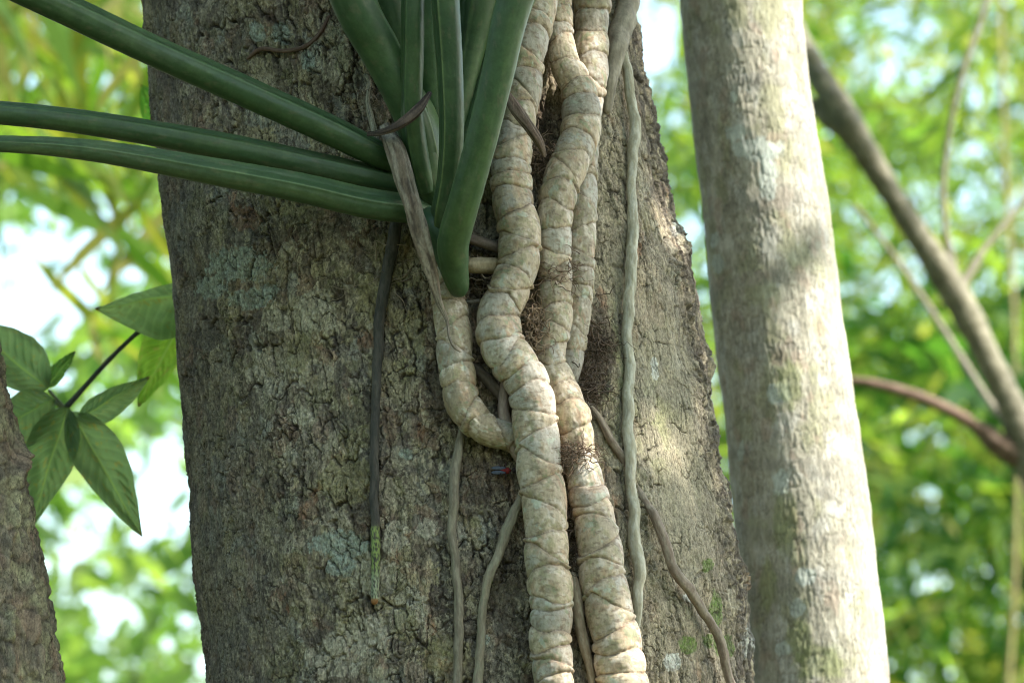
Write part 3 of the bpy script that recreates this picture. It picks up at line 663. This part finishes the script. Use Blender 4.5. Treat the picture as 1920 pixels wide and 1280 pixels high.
# ------------------------------------------------------------------ leafy twig at the left
def blade(base, tip, width, fold, tilt, c_lo, c_hi, seed, parent, sag=.06, curl=.0, half=None, name="leaf"):
    base = np.asarray(base, float); tip = np.asarray(tip, float)
    L = np.linalg.norm(tip - base); X = (tip - base) / L
    vw = CAM - (base + tip) / 2; vw /= np.linalg.norm(vw)
    S_ = np.cross(X, vw); S_ /= np.linalg.norm(S_); Nn = np.cross(S_, X)
    S2 = math.cos(tilt) * S_ + math.sin(tilt) * Nn; N2 = -math.sin(tilt) * S_ + math.cos(tilt) * Nn
    nt_, ns = 110, 41
    t, q = np.meshgrid(np.linspace(0, 1, nt_), np.linspace(-1, 1, ns), indexing='ij')
    prof = np.sin(np.pi * np.clip(t, 0, 1) ** .80) ** .85 * (1 - .35 * t ** 3)
    w_ = width / 2 * prof * (1 + .03 * gn(t * 9, np.sign(q) * 3, seed)) + .0006
    aq = np.abs(q)
    vph = (t - .30 * aq * (1 - .3 * t)) * (9.5 + seed % 3) + .22 * gn(t * 6, np.sign(q) * 2.5, seed + 14)
    vein = np.exp(-(((vph % 1) - .5) / .09) ** 2) * sstep(.02, .1, aq)
    rip = np.cos((vph % 1 - .5) * 2 * np.pi)
    z = fold * aq * w_ - sag * L * (t - .0) ** 2 + curl * w_ * aq ** 2 - .0011 * rip * sstep(.0, .3, aq) * (1 - aq ** 4) + .007 * gn(t * 3, q * 2, seed + 5) + .003 * aq * gn(t * 8, q, seed + 15)
    z = z - .0012 * np.exp(-(q / .05) ** 2)
    V = base + X * (t * L)[..., None] + S2 * (q * w_)[..., None] + N2 * z[..., None]
    c = np.zeros(t.shape + (3,)) + np.array(c_lo)
    c = mixc(c, c_hi, sstep(-.3, .4, fbm(t * 4, q * 2, seed + 1, 4)) * .6)
    c = mixc(c, tuple(np.array(c_hi) * 1.5), vein * .30)
    c = mixc(c, (.26, .32, .14), np.exp(-(aq / .035) ** 2) * .85)
    c = mixc(c, (.20, .14, .06), sstep(.5, .6, fbm(t * 20, q * 8, seed + 9, 3)) * .4)
    c = mixc(c, (.28, .22, .09), sstep(.40, .47, fbm(t * 9, q * 4, seed + 12, 5, .65)) * .7)
    c = mixc(c, (.22, .15, .07), sstep(.955, .985, t) * .8)
    me = mesh_from(name, V.reshape(-1, 3), [grid_faces(nt_, ns, False)], M_leaf, cols={"col": c})
    o = link(name, me, parent); return o
twig = empty("leafy_twig", at(345, 568, .30), "thin dark twig with broad drooping leaves, emerging left of the thick trunk", "twig")
link("twig_stem", root_mesh("twig_stem", [(420, 560, 9, .22), (345, 568, 9, .28), (300, 590, 9, .30), (245, 635, 9, .30), (190, 690, 9, .30), (150, 735, 10, .30), (122, 766, 13, .30)], 401, (.07, .075, .06), (.11, .11, .09), mode='Y', m=M_root, amp=.05, nphi=16), twig)
G1, G2 = (.155, .205, .145), (.21, .25, .185)
def a3(x, y, Y): return at(np.array(float(x)), np.array(float(y)), Y)
blade(a3(372, 545, .30), a3(184, 584, .24), .080, .75, 1.02 - .5, (.20, .25, .17), (.32, .36, .26), 1, twig, curl=.2)
blade(a3(352, 580, .31), a3(256, 757, .30), .062, .35, -.4, (.16, .25, .05), (.22, .30, .06), 2, twig)
blade(a3(148, 786, .29), a3(280, 704, .25), .040, .55, -.35, G1, G2, 3, twig, sag=-.03)
blade(a3(134, 774, .29), a3(264, 996, .22), .066, .5, .15, G1, (.19, .24, .16), 4, twig)
blade(a3(126, 764, .29), a3(56, 985, .24), .066, .5, -.2, (.14, .19, .12), (.18, .23, .15), 5, twig)
blade(a3(98, 748, .29), a3(-60, 838, .22), .070, .45, .3, G1, (.20, .25, .17), 6, twig)
blade(a3(90, 728, .30), a3(-70, 600, .26), .074, .35, -.3, G1, G2, 7, twig)
blade(a3(86, 726, .31), a3(140, 658, .30), .022, .4, .3, (.09, .16, .06), (.12, .20, .08), 8, twig)
for i, (x1, y1, x2, y2) in enumerate([(122, 766, 150, 787), (122, 766, 136, 778), (122, 766, 98, 749), (122, 764, 90, 729)]):
    link("leaf_joint", root_mesh("leaf_joint", [(x1, y1, 8, .30), ((x1 + x2) / 2, (y1 + y2) / 2 + 2, 7, .297), (x2, y2, 6, .29)], 410 + i, (.22, .26, .12), (.28, .30, .16), mode='Y', m=M_root, amp=.03, nphi=12), twig)
lone = empty("leafy_sprig", at(330, 200, .4), "single rounded green leaf peeping out from behind the trunk's upper left edge", "leaf")
blade(a3(330, 262, .40), a3(262, 158, .40), .050, .2, .2, (.10, .22, .05), (.13, .26, .06), 12, lone)

# ------------------------------------------------------------------ branches behind on the right
YR = 3.6
def limb(name, ctrl, seed, parent, c0=(.16, .15, .10), c1=(.25, .23, .16)):
    return link(name, root_mesh(name, [(a, b, c, YR + d) for a, b, c, d in ctrl], seed, c0, c1, mode='Y', m=M_dark, amp=.05, nphi=24), parent)
tree4 = empty("slender_tree", at(2100, 1300, YR), "slender dark tree leaning across the blurred greenery at the right", "tree")
limb("trunk", [(1330, -230, 46, .1), (1440, -30, 46, .1), (1520, 115, 44, .05), (1590, 232, 58, 0), (1650, 330, 46, 0), (1720, 440, 46, 0), (1790, 550, 58, 0), (1850, 665, 50, 0), (1900, 770, 56, 0), (1950, 900, 74, 0), (2010, 1100, 80, 0), (2100, 1600, 90, 0)], 501, tree4)
limb("branch", [(1520, 190, 22, .05), (1548, 222, 32, .02), (1590, 250, 34, 0)], 506, tree4)
limb("branch", [(1590, 712, 16, -.1), (1650, 722, 20, -.1), (1740, 750, 22, -.06), (1820, 792, 26, 0), (1880, 838, 46, 0), (1940, 870, 50, 0)], 502, tree4, (.14, .09, .06), (.20, .14, .10))
limb("branch", [(1900, -160, 13, .2), (1845, 20, 12, .15), (1798, 160, 11, .1), (1772, 300, 11, .1), (1772, 420, 12, .05), (1796, 540, 20, 0)], 503, tree4)
limb("branch", [(1960, 330, 8, .2), (1900, 400, 9, .1), (1850, 460, 12, .05), (1800, 540, 24, 0)], 504, tree4)
limb("branch", [(1600, 380, 8, .7), (1690, 500, 11, .7), (1770, 620, 12, .5), (1860, 760, 14, .1), (1900, 800, 14, 0)], 505, tree4, (.2, .17, .11), (.28, .25, .17))
tree5 = empty("bamboo_culm", at(1910, 1300, YR + 4), "thin yellowish bamboo culm at the right edge", "bamboo")
link("culm", root_mesh("culm", [(1870, -200, 8, YR + 4), (1884, 300, 9, YR + 4), (1902, 620, 10, YR + 4), (1906, 1000, 10, YR + 4), (1880, 1450, 10, YR + 4)], 507, (.28, .24, .09), (.34, .30, .12), mode='Y', m=M_dark, amp=.04, nphi=14), tree5)

# ------------------------------------------------------------------ foliage masses
def sprays(rs, origins, dirs, nleaf, L, W, spacing, droop, palette, hang=.3, flatness=.5):
    """pinnate leafy sprays -> leaf arrays. origins (n,3), dirs (n,3)"""
    n = len(origins); k = np.arange(nleaf)
    t = (k + .5) * spacing
    d = dirs / np.linalg.norm(dirs, axis=1)[:, None]
    base = origins[:, None] + d[:, None] * t[None, :, None]; base[..., 2] -= droop * t[None, :] ** 2
    base = base + rs.normal(0, spacing * .25, base.shape)
    td = np.repeat(d[:, None], nleaf, 1).copy(); td[..., 2] -= 2 * droop * t[None]
    td /= np.linalg.norm(td, axis=-1)[..., None]
    up = np.array([0, 0, 1.]) + rs.normal(0, flatness, (n, 1, 3))
    side = np.cross(td, up); side /= np.linalg.norm(side, axis=-1)[..., None] + 1e-9
    sg = np.where(k % 2, 1, -1)[None, :, None]
    ld = td * .75 + side * sg * .8 + rs.normal(0, .18, base.shape); ld[..., 2] -= hang
    ld /= np.linalg.norm(ld, axis=-1)[..., None]
    nrm = np.cross(ld, side * sg); nrm = nrm + rs.normal(0, .35, base.shape)
    ws = np.cross(ld, nrm); ws /= np.linalg.norm(ws, axis=-1)[..., None] + 1e-9
    nz = np.cross(ws, ld)
    LL = (L * rs.uniform(.65, 1.25, base.shape[:2]))[..., None]; WW = LL * W * rs.uniform(.8, 1.2, LL.shape)
    hue = np.repeat(rs.randint(0, len(palette), n)[:, None], nleaf, 1)
    colr = np.array(palette)[hue] * rs.uniform(.75, 1.25, base.shape[:2])[..., None]
    return [a.reshape(-1, a.shape[-1]) for a in (base, ld, ws, nz, LL, WW, colr)]
def leaves_mesh(name, parts, m):
    base, ld, ws, nz, LL, WW, colr = [np.concatenate(x) for x in zip(*parts)]
    st = [(0, 0, 0), (.28, .42, -.02), (.62, .40, -.07), (1, 0, -.2)]
    v = []
    v.append(base)
    for (t, w_, z) in st[1:3]:
        mid = base + ld * LL * t + nz * LL * z
        v += [mid - ws * WW * w_ + nz * WW * .12, mid + ws * WW * w_ + nz * WW * .12]
    v.append(base + ld * LL + nz * LL * st[3][2])
    V = np.stack(v, 1); n = len(base); o = np.arange(n)[:, None] * 6
    tris = np.concatenate([o + [0, 2, 1], o + [3, 4, 5]]); quads = o + [1, 2, 4, 3]
    return mesh_from(name, V.reshape(-1, 3), [tris, quads], m, True, cols={"col": np.repeat(colr, 6, 0)})

HOLES = [(70, 545, 95, 90, .93), (60, 90, 60, 80, .55), (150, 420, 60, 60, .7), (60, 330, 70, 60, .6), (190, 510, 70, 40, .8), (310, 890, 26, 60, .95), (262, 985, 40, 36, .8), (150, 1010, 30, 26, .6), (210, 1130, 30, 24, .6),
         (240, 110, 30, 50, .5), (215, 190, 70, 40, .5), (230, 740, 40, 30, .5), (320, 950, 40, 30, .6), (130, 1000, 40, 40, .35), (220, 1180, 40, 40, .35), (60, 20, 50, 30, .3),
         (1225, 60, 34, 60, .9), (1232, 130, 30, 60, .7), (1290, 425, 30, 22, .95), (1240, 250, 30, 50, .6), (1330, 690, 20, 30, .5), (1690, 60, 60, 40, .6), (1700, 150, 65, 34, .75), (1600, 80, 30, 40, .4), (1640, 540, 45, 24, .6), (1840, 330, 50, 50, .45), (1840, 200, 40, 40, .4),
         (1700, 1090, 60, 45, .55), (1890, 520, 40, 26, .5), (1750, 900, 40, 30, .4), (1860, 1000, 40, 40, .35), (1740, 1230, 60, 40, .4), (1900, 1130, 30, 50, .4), (1880, 30, 40, 40, .4), (1700, 350, 40, 40, .35)]
def keep(rs, P, scale=1.0):
    x, y = topx(P); pr = np.zeros(len(P))
    for a, b, c, d, q in HOLES:
        pr = np.maximum(pr, q * (((x - a) / c) ** 2 + ((y - b) / d) ** 2 < 1.0))
    return rs.rand(len(P)) > pr * scale
def mass(name, label, seed, x0, x1, n, Y0, Y1, L, W, palette, nleaf, spacing, dirf, y0=-420, y1=1650, **k):
    rs = np.random.RandomState(seed)
    x = rs.uniform(x0, x1, n); y = rs.uniform(y0, y1, n); Y = rs.uniform(Y0, Y1, n)
    P = at(x, y, Y)
    d = dirf(rs, n)
    arr = sprays(rs, P, d, nleaf, L, W, spacing, k.pop('droop', .5), palette, **k)
    kp = np.ones(len(arr[0]), bool); st_ = rs.get_state()
    for t_ in (0, .5, 1): rs.set_state(st_); kp &= keep(rs, arr[0] + arr[1] * arr[4] * t_)
    arr = [a[kp] for a in arr]
    link(name, leaves_mesh(name, [arr], M_far), None, label, "foliage", None, "stuff")
def anyd(rs, n):
    d = rs.normal(0, 1, (n, 3)); d[:, 2] = d[:, 2] * .5 - .1; d[:, 1] *= .6; return d
def down(rs, n):
    d = rs.normal(0, .35, (n, 3)); d[:, 2] -= 1; d[:, 0] += .2; return d
YG = [(.15, .215, .045), (.19, .245, .055), (.12, .185, .04), (.075, .13, .03), (.22, .215, .07)]
MG = [(.11, .185, .055), (.15, .22, .07), (.075, .13, .04), (.18, .24, .08)]
mass("far_foliage", "blurred mid-green leaves filling the gap left of the thick trunk", 1001, -420, 480, 980, 8, 19, .18, .36, MG, 9, .075, anyd)
mass("far_foliage", "blurred hanging yellow-green blades in the upper left", 1002, -400, 420, 120, 4, 7, .36, .11, [(.12, .17, .03), (.09, .16, .03), (.16, .16, .04)], 8, .08, down, y0=-400, y1=180, droop=.2)
mass("far_foliage", "blurred bright yellow-green leaves filling the gap right of the thick trunk", 1003, 1050, 2400, 2900, 8, 19, .20, .16, YG, 11, .065, anyd)
mass("far_foliage", "blurred darker green leaves low at the right", 1004, 1500, 2400, 330, 8, 14, .22, .24, [(.03, .08, .02), (.045, .11, .022)], 10, .07, anyd, y0=560, y1=1650)

# ------------------------------------------------------------------ crowns overhead (out of frame; added and shaped to shade the trunks)
def shade_crown_mesh(name, parent, seed, center, rad, n, L, palette, hole=None, dens=None):
    rs = np.random.RandomState(seed)
    P = rs.normal(0, 1, (n, 3)); P /= np.linalg.norm(P, axis=1)[:, None]; P *= rs.uniform(.3, 1, (n, 1)) ** .5
    P = center + P * np.array(rad)
    arr = sprays(rs, P, anyd(rs, n), 9, L, .4, L * .4, .4, palette)
    if hole is not None:
        kp = hole(arr[0], rs); arr = [a[kp] for a in arr]
    link(name, leaves_mesh(name, [arr], M_far), parent)
E1 = np.cross(sdir, [0, 0, 1.]); E1 /= np.linalg.norm(E1); E2 = np.cross(E1, sdir)
def sunhole(P, rs):
    """thin the leaves on the sun's path to the lower stems and the pale trunk"""
    g = np.zeros(len(P))
    for (x, y, Y, ra, rb, q) in ((1560, 900, .38, .26, 1.0, 1.0), (1560, 250, .38, .24, .6, 1.0), (1080, 1180, -.28, .11, .2, .95), (1080, 760, -.32, .06, .12, .7), (620, 350, -.43, .05, .05, .8), (1180, 300, -.3, .05, .2, .5), (1040, 640, -.32, .10, .18, .8), (1020, 60, -.3, .10, .14, .4)):
        d_ = P - at(np.array(float(x)), np.array(float(y)), Y); t = d_ @ sdir
        g = np.maximum(g, q * np.exp(-(((d_ @ E1) / ra) ** 2 + ((d_ @ E2) / rb) ** 2) ** 2) * (t > 0))
    return rs.rand(len(P)) > g
DG = [(.03, .08, .02), (.045, .10, .025), (.06, .12, .03)]
shade_crown_mesh("crown", tree1, 2001, np.array([-.2, -.4, 6.6]), (4.6, 4.2, 1.4), 1500, .24, DG, sunhole)
shade_crown_mesh("crown", tree2, 2002, np.array([2.3, -.8, 5.2]), (1.7, 1.8, .8), 420, .16, DG, sunhole)  # set off its trunk, into the sun's path, to shade stems and bark
rs = np.random.RandomState(77)  # unseen leaf ring, added to cut sky light from behind and left
n_ = 2300; az = math.radians(95) + math.radians(240) * rs.uniform(0, 1, n_) ** .75
rr_ = rs.uniform(6.5, 9.5, n_); zz = rs.uniform(.5, 9, n_)
P_ = np.stack([np.sin(az) * rr_, -2 + np.cos(az) * rr_, zz], -1)
arr = sprays(rs, P_, anyd(rs, n_), 9, .34, .42, .13, .4, DG)
kp = sunhole(arr[0], rs); arr = [a[kp] for a in arr]
link("shade_foliage", leaves_mesh("shade_foliage", [arr], M_far), None, "unseen green leaves added behind and beside the viewpoint to dim the sky light", "foliage", None, "stuff")
